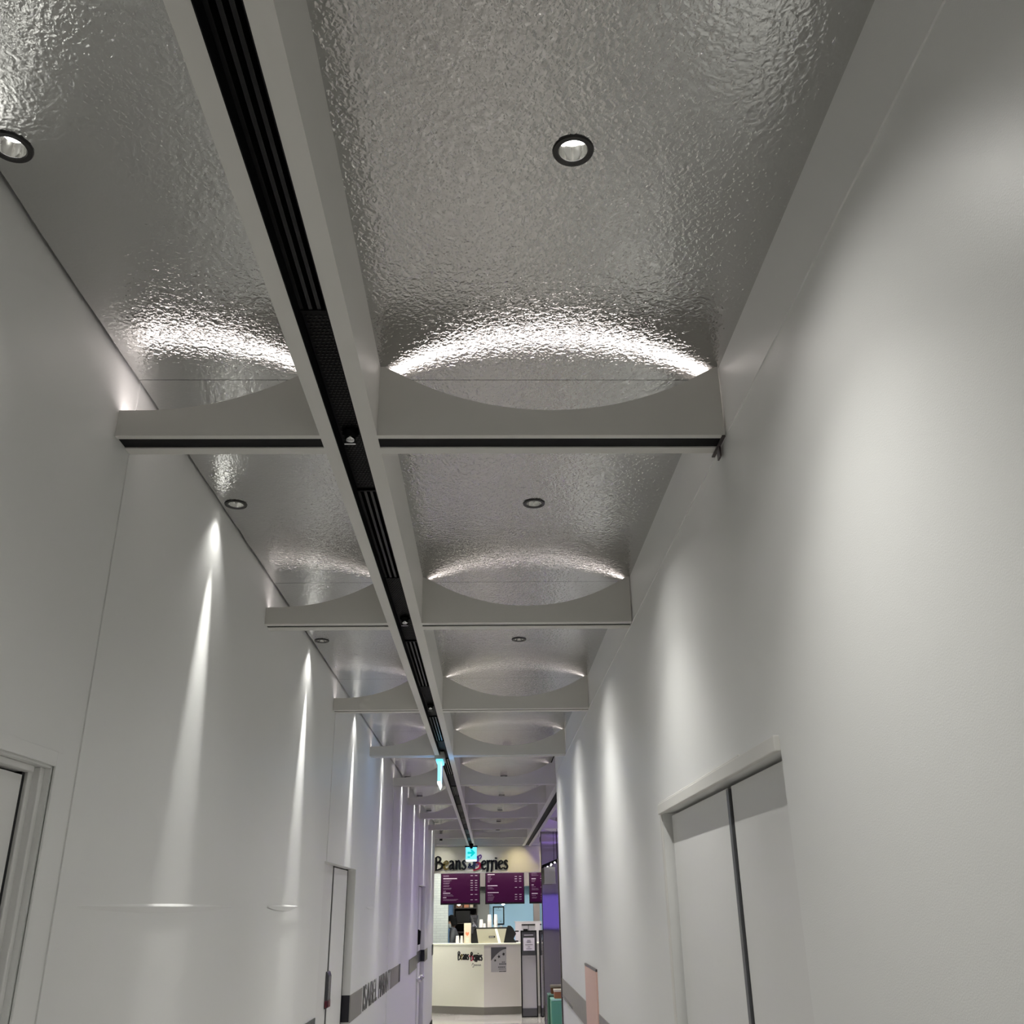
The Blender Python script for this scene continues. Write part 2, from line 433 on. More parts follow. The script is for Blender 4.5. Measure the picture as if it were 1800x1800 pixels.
def sprinkler(y, label):
    t = thing('sprinkler_head', label, 'sprinkler', ((S0+S1)/2, y, ZB+.03)); 
    bm = bmesh.new(); lathe(bm, [(0, .002), (.016, .002), (.020, -.002), (.020, -.004), (.014, -.010), (.013, -.016), (.012, -.016)]); obj('rose', bm, 'black', t, smooth=True)
    bm = bmesh.new(); lathe(bm, [(.012, -.014), (.012, -.020), (.008, -.024), (0, -.024)]); obj('cap', bm, 'chrome', t, smooth=True)
    bm = bmesh.new()
    for s in (-1, 1): box(bm, s*.011-.0015, s*.011+.0015, -.002, .002, -.03, -.012)
    box(bm, -.013, .013, -.003, .003, -.032, -.030); obj('deflector', bm, 'chrome', t)
sprinkler(BY[3]+.04, 'small chrome sprinkler where the centre beam meets the first cross beam')
sprinkler(BY[4]+.03, 'small chrome sprinkler where the centre beam meets the second cross beam')
sprinkler(BY[5]+.03, 'small chrome sprinkler where the centre beam meets the third cross beam')
# small steel clip at the right end of the first beam
bm = bmesh.new(); box(bm, XR-.014, XR-.006, BY[3]-.0, BY[3]+.11, ZB-.004, ZB-.001); box(bm, XR-.010, XR-.006, BY[3]+.05, BY[3]+.075, ZB-.03, ZB-.002)
tag(obj('beam_clip', bm, 'steeld'), 'small dark metal clip at the right end of the first cross beam', 'clip')

# ---------------------------------------------------------------- downlights
def downlight():
    t = thing('downlight', '', 'ceiling light', (0, 0, ZC), 'black-rimmed downlights in the mirrored ceiling')
    bm = bmesh.new(); lathe(bm, [(.0245, .004), (.0245, -.001), (.026, -.0035), (.034, -.0035), (.0355, -.001), (.0355, .001), (.0245, .004)], n=40); obj('trim_ring', bm, 'ring', t, smooth=False)
    bm = bmesh.new(); lathe(bm, [(.0245, 0), (.023, .008), (.018, .022), (.015, .026)], n=36); obj('reflector', bm, 'refl', t, smooth=True)
    bm = bmesh.new(); lathe(bm, [(.0155, .024), (.011, .0225), (0, .021)], n=28); obj('lamp_lens', bm, 'lamp', t, smooth=True)
    return t
proto = None
lights = {}
def lamp_light(kind, power, angle, radius):
    key = (kind,)
    if key not in lights:
        l = bpy.data.lights.new(kind, 'SPOT'); l.energy = power; l.spot_size = math.radians(angle); l.spot_blend = 1; l.color = (1, .985, .935); l.shadow_soft_size = radius
        lights[key] = l
    return lights[key]
n = 0
for y in LY:
    for x, sd in ((LXL, 'left'), (LXR, 'right')):
        if proto is None: t = proto = downlight()
        else:
            t = proto.copy(); C.objects.link(t)
            for ch in list(proto.children):
                c = ch.copy(); C.objects.link(c); c.parent = t
        t.location = (x, y, ZC)
        q = sum(1 for l in LY if 0 < l <= y)
        if y < 0: t['label'] = 'black-rimmed round downlight behind the camera, %s row' % sd + (' farther' if y < -1 else ' nearer')
        else: t['label'] = '%s black-rimmed round downlight from the camera in the %s row' % (ords[q-1], sd)
# lights inside the downlights (made after the copies so that every fixture has its own pair)
for y in LY:
    for x, sd in ((LXL, 'left'), (LXR, 'right')):
        for kind, p, a in ((('beam_light', K_DOWN, 21), ('soft_spill_light', K_SPILL*.12, 90)) if sd == 'left' else (('pool_light', 40, 20), ('spill_light', K_SPILL, 92), ('wide_light', K_SPILL*.42, 132))):
            o = bpy.data.objects.new(kind, lamp_light(kind + ('_far' if y > 3.5 else ''), p*(1.5 if y > 3.5 else 1), a, .010)); C.objects.link(o); o.location = (x, y, ZC-.004)
            if kind == 'beam_light' and sd == 'left': o.rotation_euler = (0, math.radians(2.6), 0)

# ---------------------------------------------------------------- doors
def door_left_1():
    t = sroot('door_1', (XL, 1.4, 0)); L = (XL, 1.4, 0); d = .034
    o = boxo('door_leaf', (XL-.075, XL-d, .90, 1.838, 0, 2.012), 'door', t); local(o, L)
    bm = bmesh.new(); box(bm, XL-.085, XL-d-.001, 1.838, 1.850, 0, 2.02); box(bm, XL-.085, XL-.05, .90, 1.842, 2.012, 2.018)
    o = obj('gap_seal', bm, 'gap', t); local(o, L)
    bm = bmesh.new(); box(bm, XL-.085, XL-.028, 1.850, 1.885, 0, 2.03); box(bm, XL-.085, XL-.018, .90, 1.85, 2.018, 2.03)
    box(bm, XL-.03, XL-.014, 1.868, 1.885, 0, 2.03)
    o = obj('frame', bm, 'door', t, .002); local(o, L)
    bm = bmesh.new(); box(bm, XL-.001, XL+.004, 1.889, 1.915, 0, 2.062); box(bm, XL-.001, XL+.004, .9, 1.889, 2.034, 2.062)
    o = obj('architrave', bm, 'wall', t, .0015); local(o, L)
door_left_1()
def door_left_2():
    L = (XL, 5.78, 0); t = sroot('door_2', L); d = .047
    o = boxo('side_panel', (XL-.09, XL-d, 5.175, 5.745, 0, 2.0), 'door', t); local(o, L)
    o = boxo('door_leaf', (XL-.09, XL-d, 5.800, 6.335, 0, 1.992), 'door', t); local(o, L)
    bm = bmesh.new(); box(bm, XL-.1, XL-d-.003, 5.745, 5.80, 0, 2.0); box(bm, XL-.1, XL-d-.003, 6.335, 6.386, 0, 2.0); box(bm, XL-.1, XL-d-.012, 5.8, 6.335, 1.992, 2.0)
    o = obj('gap_seal', bm, 'gap', t); local(o, L)
    # lever lock on the gap
    bm = bmesh.new(); prism(bm, [(XL-d, 1.27), (XL-d+.016, 1.275), (XL-d+.018, 1.30), (XL-d+.018, 1.43), (XL-d+.010, 1.452), (XL-d, 1.455)], 5.70, 5.80)
    h = obj('handle', bm, 'handle', t, .004); local(h, L); h['label'] = 'dark grey upright lever'
    bm = bmesh.new(); box(bm, XL-d+.0185, XL-d+.0205, 5.71, 5.79, 1.278, 1.312); box(bm, XL-d+.004, XL-d+.018, 5.6985, 5.6998, 1.278, 1.312); o = obj('indicator', bm, 'red', h); o.data.transform(Matrix.Translation((-XL, -5.78, 0)))
    h.location = (0, 0, 0)
door_left_2()
def door_left_3():
    L = (XL, 12.6, 0); t = sroot('door_3', L); d = .05
    o = boxo('side_panel', (XL-.09, XL-d, 12.05, 12.84, 0, 2.03), 'door', t); local(o, L)
    o = boxo('door_leaf', (XL-.09, XL-d, 12.92, 13.35, 0, 2.02), 'door', t); local(o, L)
    bm = bmesh.new(); box(bm, XL-.1, XL-d-.003, 12.84, 12.92, 0, 2.03); box(bm, XL-.1, XL-d-.003, 13.35, 13.42, 0, 2.03); box(bm, XL-.1, XL-d-.01, 12.84, 13.42, 2.02, 2.03)
    o = obj('gap_seal', bm, 'gap', t); local(o, L)
    bm = bmesh.new(); prism(bm, [(XL-d, 1.34), (XL-d+.03, 1.35), (XL-d+.035, 1.50), (XL-d, 1.52)], 12.84, 12.94); o = obj('pull_handle', bm, 'black', t, .003); local(o, L)
    for yy in (12.80, 13.2):
        bm = bmesh.new(); bmesh.ops.create_uvsphere(bm, u_segments=16, v_segments=10, radius=.035); bm.transform(Matrix.Translation((XL-d+.035, yy, .96))); box(bm, XL-d, XL-d+.03, yy-.008, yy+.008, .952, .968)
        o = obj('knob', bm, 'chrome', t, smooth=True); local(o, L)
    bm = bmesh.new(); box(bm, XL-d-.001, XL-d+.003, 12.05, 12.84, 1.13, 1.265); box(bm, XL-d-.001, XL-d+.003, 12.92, 13.35, 1.13, 1.265)
    o = obj('band_on_leaf', bm, 'bandd', t); local(o, L)
    bm = bmesh.new(); box(bm, XL-.049, XL-.0005, 13.414, 13.4195, 1.13, 1.265); o = obj('band_return', bm, 'bandk', t); local(o, L)  # strip on the jamb, its shade put into the dark colour
door_left_3()
def door_right():
    L = (XR, 2.46, 0); t = sroot('door_4', L); d = .028
    o = boxo('door_leaf', (XR+d, XR+.08, 1.80, 2.318, 0, 2.03), 'door', t); local(o, L)
    o = boxo('door_leaf', (XR+d, XR+.08, 2.352, 3.108, 0, 2.03), 'door', t); local(o, L)
    bm = bmesh.new(); box(bm, XR+d+.012, XR+.09, 2.318, 2.352, 0, 2.03); box(bm, XR+d+.03, XR+.09, 3.108, 3.122, 0, 2.04); box(bm, XR+d+.03, XR+.09, 1.8, 3.12, 2.03, 2.04)
    o = obj('gap_seal', bm, 'gap', t); local(o, L)
    o = boxo('astragal', (XR+d-.006, XR+d+.012, 2.326, 2.348, 0, 2.026), 'astr', t); local(o, L)
    # projecting head moulding
    bm = bmesh.new(); box(bm, XR-.012, XR+.001, 1.80, 3.135, 2.036, 2.066); box(bm, XR-.005, XR+.001, 2.1, 3.15, 2.066, 2.074)
    o = obj('head_moulding', bm, 'white', t, .002); local(o, L)
    bm = bmesh.new(); box(bm, XR-.004, XR+.001, 3.122, 3.150, 0, 2.036)
    o = obj('jamb_moulding', bm, 'white', t, .0015); local(o, L)
door_right()

# ---------------------------------------------------------------- wall bands
def band(name, y0, y1, X, side, mat, label, z0=1.135, z1=1.285, th=.004, grp='grey strips along the walls'):
    a, b = sorted((X-side*th, X+side*.001))
    return tag(boxo(name, (a, b, y0, y1, z0, z1), mat), label, 'wall strip', grp)
band('wall_strip', 4.55, 5.137, XL, -1, 'bandd', 'grey wall strip left of the recessed door, at the bottom edge of the photo', 1.15)
band('wall_strip', 6.39, 6.96, XL, -1, 'band', 'taupe wall strip right after the recessed left door')
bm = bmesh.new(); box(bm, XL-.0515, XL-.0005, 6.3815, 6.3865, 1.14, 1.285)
tag(obj('wall_strip_return', bm, 'bandk'), 'end of the strip turned into the left door recess, blackened for shade', 'wall strip')  # strip wraps the jamb; the black stands for shade in the recess
t = thing('wall_lettering', 'tall grey capital letters spelling a name on the left wall', 'lettering', (XL, 7.0, 1.135))
def letters_on_left(s, y0, y1):
    # matrix: text x -> +Y, text y -> Z, text z -> +X
    Mx = Matrix(((0, 0, 1, .001), (1, 0, 0, y0-7.0), (0, 1, 0, 0), (0, 0, 0, 1)))
    o = text_obj('word', s, .215, 'letter', t, Matrix.Identity(4), .0015)
    xs = [v.co.x for v in o.data.vertices]; ys = [v.co.y for v in o.data.vertices]
    sc = (y1-y0)/(max(xs)-min(xs)); o.data.transform(Matrix.Translation((-min(xs), -min(ys), 0)))
    o.data.transform(Matrix.Diagonal((sc, .155/(max(ys)-min(ys)), 1, 1))); o.data.transform(Mx)
letters_on_left('ISABEL', 7.05, 7.90)
letters_on_left('MARANT', 8.02, 8.87)
band('wall_strip', 8.91, 9.70, XL, -1, 'band', 'taupe wall strip after the grey capital lettering')
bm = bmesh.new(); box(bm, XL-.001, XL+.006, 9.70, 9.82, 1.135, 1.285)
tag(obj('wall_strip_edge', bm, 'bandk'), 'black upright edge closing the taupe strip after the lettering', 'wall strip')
band('wall_strip', 10.92, 12.05, XL, -1, 'bandd', 'charcoal wall strip before the far left door', 1.125, 1.265)
band('wall_strip', 13.42, 14.05, XL, -1, 'bandd', 'charcoal wall strip after the far left door', 1.125, 1.265)
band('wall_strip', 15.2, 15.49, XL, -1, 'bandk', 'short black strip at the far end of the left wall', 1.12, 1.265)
band('wall_strip', 5.975, 7.945, XR, 1, 'band', 'taupe wall strip at the far end of the right wall', 1.13, 1.262)
band('wall_strip', 4.2, 5.33, XR, 1, 'band', 'taupe wall strip on the right wall, nearer than the pink poster', 1.13, 1.262)
t = thing('wall_poster', 'tall pink poster panel on the right wall across the strip', 'poster', (XR, 5.65, .6))
o = boxo('panel', (XR-.008, XR+.001, 5.345, 5.960, .62, 1.452), 'pink', t); local(o, (XR, 5.65, .6))
o = boxo('top_edge', (XR-.009, XR+.001, 5.345, 5.960, 1.452, 1.464), 'steeld', t); local(o, (XR, 5.65, .6))
bm = bmesh.new()
for i in range(12):
    y = 5.42+i*.04; h = random.uniform(.02, .16); box(bm, XR-.0088, XR-.008, y, y+.016, 1.02, 1.02+h)
    box(bm, XR-.0088, XR-.008, y, y+.016, .95-h*.6, .99)
o = obj('faint_print', bm, 'pinkt', t); local(o, (XR, 5.65, .6))
band('wall_mark', 7.0, 7.9, XR-.004, 1, 'bandd', 'darker lower line on the far right wall strip', 1.131, 1.150, .001, None)

# ---------------------------------------------------------------- hanging exit signs
def exit_side():
    L = (-.352, 6.85, 2.77); t = thing('exit_sign', 'cyan edge-lit sign seen edge-on, hanging under the fourth cross beam', 'exit sign', L, 'hanging exit signs')
    bm = bmesh.new(); box(bm, -.386, -.318, 6.80, 7.05, 2.745, 2.80); o = obj('housing', bm, 'hgrey', t, .008); local(o, L)
    bm = bmesh.new(); box(bm, -.377, -.327, 6.80, 7.03, 2.728, 2.745); o = obj('light_bar', bm, 'cyan', t, .006); local(o, L)
    bm = bmesh.new(); prism(bm, [(-.363, 2.735), (-.363, 2.575), (-.353, 2.555), (-.343, 2.575), (-.343, 2.735)], 6.81, 7.02)
    o = obj('glowing_panel', bm, 'cyane', t); local(o, L)
    bm = bmesh.new(); box(bm, -.3635, -.363, 6.815, 7.015, 2.58, 2.733); box(bm, -.343, -.3425, 6.815, 7.015, 2.58, 2.733); o = obj('lit_face', bm, 'cyanf', t); local(o, L)
    bm = bmesh.new(); prism(bm, [(-.365, 2.592), (-.365, 2.578), (-.353, 2.552), (-.341, 2.578), (-.341, 2.592)], 6.805, 7.025)
    o = obj('bright_tip', bm, 'cwhite', t); local(o, L)
exit_side()
def exit_front():
    L = (-.30, 16.95, 2.77); t = thing('exit_sign', 'small cyan sign with a teal arrow pointing right, before the shop signboard', 'exit sign', L, 'hanging exit signs')
    o = boxo('housing', (-.415, -.20, 16.92, 17.0, 2.715, 2.735), 'black', t); local(o, L)
    bm = bmesh.new(); lathe(bm, [(0, 2.77), (.035, 2.77), (.035, 2.735), (.02, 2.69), (0, 2.685)], -.305, 16.9, 16); o = obj('ceiling_mount', bm, 'black', t, smooth=True); local(o, L)
    o = boxo('glowing_panel', (-.40, -.212, 16.94, 16.965, 2.515, 2.715), 'cyan', t); local(o, L)
    o = boxo('bottom_glow', (-.40, -.212, 16.938, 16.967, 2.485, 2.515), 'cwhite', t); local(o, L)
    bm = bmesh.new()
    prism(bm, [(-.37, 2.615), (-.37, 2.600+.04), (-.30, 2.640), (-.325, 2.675), (-.30, 2.685), (-.235, 2.622), (-.30, 2.56), (-.325, 2.57), (-.30, 2.605), (-.37, 2.605)][::1], 16.935, 16.94)
    prism(bm, [(-.37, 2.545), (-.37, 2.565), (-.325, 2.565), (-.325, 2.545)], 16.935, 16.94)
    o = obj('arrow', bm, 'teal', t); local(o, L)
exit_front()

# ---------------------------------------------------------------- shop front: signboard
YS = 17.8
def stroke(bm, pts, w, a0, a1, mi=0, sm=4):
    """pts: (x, z) or (x, z, width) control points -> smooth ribbon of thickness a0..a1 in Y"""
    P = [(p[0], p[1], (p[2] if len(p) > 2 else w)) for p in pts]
    Q = []
    n = len(P)
    for i in range(n-1):
        p0, p1, p2, p3 = P[max(i-1, 0)], P[i], P[i+1], P[min(i+2, n-1)]
        for s in range(sm):
            t = s/sm
            Q.append([.5*((2*p1[k]) + (-p0[k]+p2[k])*t + (2*p0[k]-5*p1[k]+4*p2[k]-p3[k])*t*t + (-p0[k]+3*p1[k]-3*p2[k]+p3[k])*t**3) for k in range(3)])
    Q.append(list(P[-1]))
    prev = None
    for i, q in enumerate(Q):
        a = Q[max(i-1, 0)]; b = Q[min(i+1, len(Q)-1)]
        dx, dz = b[0]-a[0], b[1]-a[1]; l = math.hypot(dx, dz) or 1; nx, nz = -dz/l*q[2]/2, dx/l*q[2]/2
        r = [bm.verts.new((q[0]+nx, a0, q[1]+nz)), bm.verts.new((q[0]-nx, a0, q[1]-nz)), bm.verts.new((q[0]-nx, a1, q[1]-nz)), bm.verts.new((q[0]+nx, a1, q[1]+nz))]
        if prev:
            for k in range(4): bm.faces.new((prev[k], prev[(k+1) % 4], r[(k+1) % 4], r[k])).material_index = mi
        else: bm.faces.new(r).material_index = mi
        prev = r
    bm.faces.new(prev[::-1]).material_index = mi
T, H_ = .09, .17     # thin and thick strokes, in cap heights
GL = {  # (strokes, advance); letters drawn in units of the x-height = .68, cap = 1
 'B': ([[(.10, 0, .12), (.12, .5, H_), (.08, .95, .12)], [(.02, .86, T), (.25, 1.0, T), (.5, .88, .14), (.48, .68, .15), (.22, .52, T)], [(.22, .54, T), (.55, .50, .12), (.74, .32, .17), (.62, .10, .14), (.3, -.02, T), (0, -.06, T)]], .78),
 'e': ([[(.05, .33, T), (.35, .40, T), (.50, .52, .12), (.36, .66, T), (.16, .54, .14), (.09, .30, H_), (.20, .08, .15), (.38, .02, .11), (.54, .14, .07)]], .58),
 'a': ([[(.08, .56, .12), (.22, .66, T), (.40, .58, .14), (.43, .3, H_), (.45, .06, .15), (.58, .02, T)], [(.42, .40, T), (.18, .32, .12), (.07, .16, .15), (.18, .03, .12), (.42, .14, T)]], .62),
 'n': ([[(.02, .62, T), (.12, .62, .14), (.14, .3, H_), (.12, .02, H_)], [(.03, .02, T), (.24, .02, T)], [(.15, .50, T), (.32, .66, .12), (.45, .54, .15), (.46, .2, H_), (.48, .02, .15)], [(.40, .02, T), (.60, .02, T)]], .64),
 's': ([[(.44, .56, .10), (.28, .67, .10), (.12, .54, .13), (.26, .36, H_), (.42, .18, .14), (.30, .02, .11), (.12, .03, .10), (.02, .14, .12)]], .50),
 'r': ([[(.02, .60, T), (.12, .64, .13), (.15, .3, H_), (.10, -.10, .15), (-.02, -.18, T)], [(.15, .50, T), (.28, .64, .12), (.42, .60, .15)]], .43),
 'i': ([[(.02, .60, T), (.13, .62, .14), (.14, .3, H_), (.14, .02, H_)], [(.02, .02, T), (.28, .02, T)], [(.13, .80, .17), (.14, .90, .17)]], .31),
 '&': ([[(.50, .38, T), (.38, .12, .1), (.16, .02, .12), (.06, .14, .1), (.16, .28, .09), (.30, .40, .09), (.22, .52, .08), (.12, .42, .09), (.30, .18, .13), (.52, .02, .11)]], .6)}
def word(s, mats, x0, z0, cap, x1, a0, a1, parent, matrix=None, name='letter'):
    tot = sum(GL[c][1] for c in s); k = (x1-x0)/tot; x = x0
    for c, m in zip(s, mats):
        st, adv = GL[c]; bm = bmesh.new(); ml = m if isinstance(m, (list, tuple)) else [m]
        for i, S in enumerate(st):
            stroke(bm, [(x+p[0]*k, z0+p[1]*cap, p[2]*cap*1.2) for p in S], 0, a0, a1, min(i, len(ml)-1))
        obj(name, bm, ml, parent, matrix=matrix); x += adv*k
t = thing('shop_signboard', 'cream shop fascia board with playful black lettering above the menu screens', 'shop sign', (0, YS, 2.33))
def L0(o): local(o, (0, YS, 2.33)); return o
L0(boxo('board', (-1.75, .925, YS, YS+.06, 2.335, 2.768), 'sign', t, .006))
L0(boxo('bottom_rail', (-1.75, .93, YS-.006, YS+.062, 2.325, 2.337), 'white', t))
TM = Matrix.Translation((0, -YS, -2.33))
word('Beans', ['ink', 'olive', 'ink', 'ink', 'ink'], -.965, 2.392, .215, -.405, YS-.022, YS, t, TM)
word('&', ['navy'], -.385, 2.410, .15, -.275, YS-.022, YS, t, TM)
word('Berries', [['navy', 'purple', 'berry'], 'ink', 'ink', 'ink', 'ink', 'ink', 'ink'], -.285, 2.388, .215, .340, YS-.022, YS, t, TM)
bm = bmesh.new(); stroke(bm, [(-.215, 2.59, .022), (-.16, 2.625, .022), (-.14, 2.60, .02), (-.165, 2.56, .018)], 0, YS-.022, YS); obj('leaf_stroke', bm, 'purple', t, matrix=TM)
bm = bmesh.new(); stroke(bm, [(-.235, 2.475, .012), (-.215, 2.455, .014), (-.185, 2.50, .012)], 0, YS-.022, YS); obj('tick_stroke', bm, 'purple', t, matrix=TM)

# menu screens
def menu(x0, x1, label, hd, rows, px):
    z0, z1 = 1.812, 2.37; Y = 18.3
    t = thing('menu_screen', label, 'menu screen', ((x0+x1)/2, Y, z0), 'purple menu screens over the counter'); L = tuple(t.location)
    o = boxo('frame', (x0, x1, Y, Y+.05, z0, z1), 'black', t, .004); local(o, L)
    o = boxo('screen', (x0+.014, x1-.014, Y-.002, Y, z0+.028, z1-.01), 'screen', t); local(o, L)
    bm = bmesh.new()
    for z, w in hd: box(bm, x0+.045, min(x0+.045+w, x1-.02), Y-.004, Y-.002, z, z+.013)
    o = obj('headings', bm, 'stext', t); local(o, L)
    bm = bmesh.new()
    for z, w in rows:
        x = x0+.048; e = min(x0+.048+w, x1-.04)
        while x < e:
            d = random.uniform(.012, .03); box(bm, x, min(x+d, e), Y-.004, Y-.002, z, z+.007); x += d+.005
    o = obj('menu_lines', bm, 'stextd', t); local(o, L)
    bm = bmesh.new()
    for z in px:
        for xx in ((x1-.175, x1-.095) if x1-x0 > .5 else (x1-.045,)):
            if xx > x0: box(bm, xx, xx+.042, Y-.004, Y-.002, z, z+.008)
    o = obj('prices', bm, 'stext', t); local(o, L)
    for xx in (x0+.1, x1-.1):
        o = boxo('hanger_rod', (xx-.008, xx+.008, Y+.02, Y+.036, z1, 2.953), 'black', t); local(o, L)
menu(-.885, -.166, 'leftmost purple menu screen under the signboard', [(2.245, .25), (2.0, .13), (1.925, .06)],
     [(2.30, .10), (2.285, .10), (2.215, .15), (2.20, .12), (2.175, .12), (2.16, .10), (2.13, .11), (2.115, .10), (2.085, .15), (2.07, .14), (2.04, .05), (2.025, .05), (1.975, .17), (1.955, .19), (1.895, .27), (1.88, .24)],
     [2.295, 2.21, 2.17, 2.13, 2.09, 2.05, 1.975, 1.885])
menu(-.075, .64, 'middle purple menu screen under the signboard', [(2.305, .13), (2.115, .18), (2.0, .20)],
     [(2.275, .06), (2.255, .05), (2.235, .08), (2.215, .06), (2.195, .04), (2.18, .04), (2.085, .09), (2.065, .11), (1.97, .09), (1.955, .10), (1.93, .12), (1.91, .11), (1.89, .10), (1.87, .09)],
     [2.27, 2.23, 2.19, 2.085, 1.965, 1.925, 1.885])
menu(.727, 1.25, 'rightmost purple menu screen, half hidden by the steel column', [(2.225, .08), (2.12, .04), (1.975, .11)],
     [(2.33, .09), (2.31, .10), (2.285, .13), (2.20, .07), (2.18, .06), (2.09, .07), (2.06, .12), (2.04, .13), (1.945, .07), (1.915, .09), (1.90, .08)],
     [2.28, 2.23, 2.19, 2.09, 1.965, 1.925, 1.885])

# counter
def frame_matrix(p, q):
    d = Vector((q[0]-p[0], q[1]-p[1], 0)); l = d.length; d.normalize(); nrm = Vector((-d.y, d.x, 0))
    Mx = Matrix((d, nrm, Vector((0, 0, 1)))).transposed().to_4x4(); Mx.translation = Vector((p[0], p[1], 0)); return Mx, l
PA, PB, PC = (-1.9, 19.57), (-.10, 18.68), (1.35, 18.87)
t = thing('shop_counter', 'cream service counter with a faceted front and grey kick plate', 'counter')
CH = 1.125
MA, LA = frame_matrix(PA, PB); MB, LB = frame_matrix(PB, PC)
bm = bmesh.new(); prism(bm, [PA, PB, (-.09, 19.25), (-1.9, 19.7)], .125, CH, 'XY'); obj('left_front', bm, 'counter', t)
bm = bmesh.new(); prism(bm, [PB, PC, (1.35, 19.5), (-.09, 19.4)], .125, CH, 'XY'); obj('right_front', bm, 'counterg', t)
bm = bmesh.new(); prism(bm, [(PA[0], PA[1]-.01), (PB[0], PB[1]-.012), (PC[0], PC[1]-.012), (1.35, 19.4), (-.09, 19.25), (-1.9, 19.7)], CH, CH+.022, 'XY'); obj('worktop', bm, 'counter', t)
bm = bmesh.new(); prism(bm, [(PA[0], PA[1]+.03), (PB[0], PB[1]+.03), (PC[0], PC[1]+.03), (1.35, 19.38), (-.09, 19.23), (-1.9, 19.68)], 0, .125, 'XY'); obj('kick_plate', bm, 'kick', t)
# printed logo on the left front, local x along the facet
def lx(x): return (x-PA[0])/math.cos(math.atan2(PB[1]-PA[1], PB[0]-PA[0]))
word('Beans', ['ink', 'olive', 'ink', 'ink', 'ink'], lx(-.58), .885, .135, lx(-.375), -.003, 0, t, MA, 'logo_letter')
word('&', ['berry'], lx(-.370), .93, .06, lx(-.345), -.003, 0, t, MA, 'logo_letter')
word('Berries', [['ink', 'ink', 'berry'], 'ink', 'ink', 'ink', 'ink', 'ink', 'ink'], lx(-.345), .875, .135, lx(-.13), -.003, 0, t, MA, 'logo_letter')
bm = bmesh.new(); a = lx(-.32)
stroke(bm, [(a, .79, .006), (a+.02, .83, .008), (a+.04, .80, .006), (a+.03, .765, .008), (a+.01, .77, .006)], 0, -.003, 0)
for i in range(5): stroke(bm, [(a+.05+i*.028, .785, .006), (a+.06+i*.028, .812, .006), (a+.07+i*.028, .785, .006)], 0, -.003, 0)
obj('logo_script', bm, 'pdark', t, matrix=MA)
# poster on the right front
t = thing('counter_poster', 'grey poster with three dark stars on the counter front', 'poster', (PB[0], PB[1], 0))
MB2 = Matrix.Translation((-PB[0], -PB[1], 0)) @ MB
u0, u1, v0, v1 = .128, .408, .683, 1.088
bm = bmesh.new(); box(bm, u0, u1, -.004, -.0005, v0, v1); obj('sheet', bm, 'pgrey', t, matrix=MB2)
pts = [(u0, v1), (u0, v1-.22)]
for i in range(11):
    q = i/10; pts.append((u0+(u1-u0)*q, v1-.22+.19*math.sin(q*PI/2)))
pts.append((u1, v1))
bm = bmesh.new(); prism(bm, pts, -.006, -.004); obj('dark_corner', bm, 'pdark', t, matrix=MB2)
for cx, cz, r in ((u0+.075, v1-.215, .028), (u0+.145, v1-.155, .033), (u0+.23, v1-.115, .035)):
    bm = bmesh.new(); prism(bm, [(cx+(r if i % 2 == 0 else r*.42)*math.cos(PI/2+i*PI/5+.25), cz+(r if i % 2 == 0 else r*.42)*math.sin(PI/2+i*PI/5+.25)) for i in range(10)], -.006, -.004)
    obj('star', bm, 'ink', t, matrix=MB2)
bm = bmesh.new()
for z, w, h in ((v1-.245, .06, .02), (v1-.275, .11, .028), (v1-.325, .13, .024), (v1-.357, .12, .014), (v1-.395, .11, .02)):
    x = u1-.02-w
    while x < u1-.02: d = random.uniform(.010, .02); box(bm, x, x+d, -.006, -.004, z-h*.5, z+h*.4); x += d+.006
obj('printed_lines', bm, 'pdark', t, matrix=MB2)

# information stands
def stand(x0, x1, y, label, dup=False):
    t = thing('information_stand', label, 'stand', ((x0+x1)/2, y, 0), 'black framed stands before the counter'); L = tuple(t.location)
    bm = bmesh.new(); box(bm, x0, x0+.018, y, y+.09, 0, 1.37); box(bm, x1-.018, x1, y, y+.09, 0, 1.37); box(bm, x0+.018, x1-.018, y, y+.09, 0, .02); box(bm, x0+.018, x1-.018, y, y+.09, 1.352, 1.37)
    o = obj('frame', bm, 'black', t, .002); local(o, L)
    o = boxo('head_panel', (x0+.018, x1-.018, y+.006, y+.08, .965, 1.352), 'pdark', t); local(o, L)
    o = boxo('notice', (x0+.045, x1-.055+.015, y, y+.006, 1.045, 1.25), 'paper', t); local(o, L)
    bm = bmesh.new()
    for z, a in ((1.21, .07), (1.18, .06), (1.135, .03), (1.10, .08), (1.07, .05)):
        box(bm, x0+.045+a, x1-.04-a, y-.002, y, z, z+.007)
    o = obj('notice_lines', bm, 'pdark', t); local(o, L)
    o = boxo('title_line', (x0+.06, x1-.06, y+.003, y+.006, 1.288, 1.302), 'acrylic', t); local(o, L)
    o = boxo('acrylic_panel', (x0+.018, x1-.018, y+.02, y+.05, .14, .955), 'acrylic', t); local(o, L)
    o = boxo('base_box', (x0+.018, x1-.018, y+.006, y+.08, .02, .14), 'pdark', t); local(o, L)
    bm = bmesh.new()
    for a, b in ((x0+.02, (x0+x1)/2-.004), ((x0+x1)/2+.004, x1-.02)):
        box(bm, a, b, y+.03, y+.034, 1.37, 1.47); 
    o = obj('card_pocket', bm, 'acrylic', t); local(o, L)
    bm = bmesh.new()
    for a, b in ((x0+.02, (x0+x1)/2-.004), ((x0+x1)/2+.004, x1-.02)): box(bm, a, b, y+.028, y+.03, 1.455, 1.475)
    box(bm, (x0+x1)/2-.004, (x0+x1)/2+.004, y+.026, y+.036, 1.37, 1.475); box(bm, x0+.05, x0+.13, y+.01, y+.028, 1.37, 1.395)
    o = obj('pocket_rim', bm, 'black', t); local(o, L)
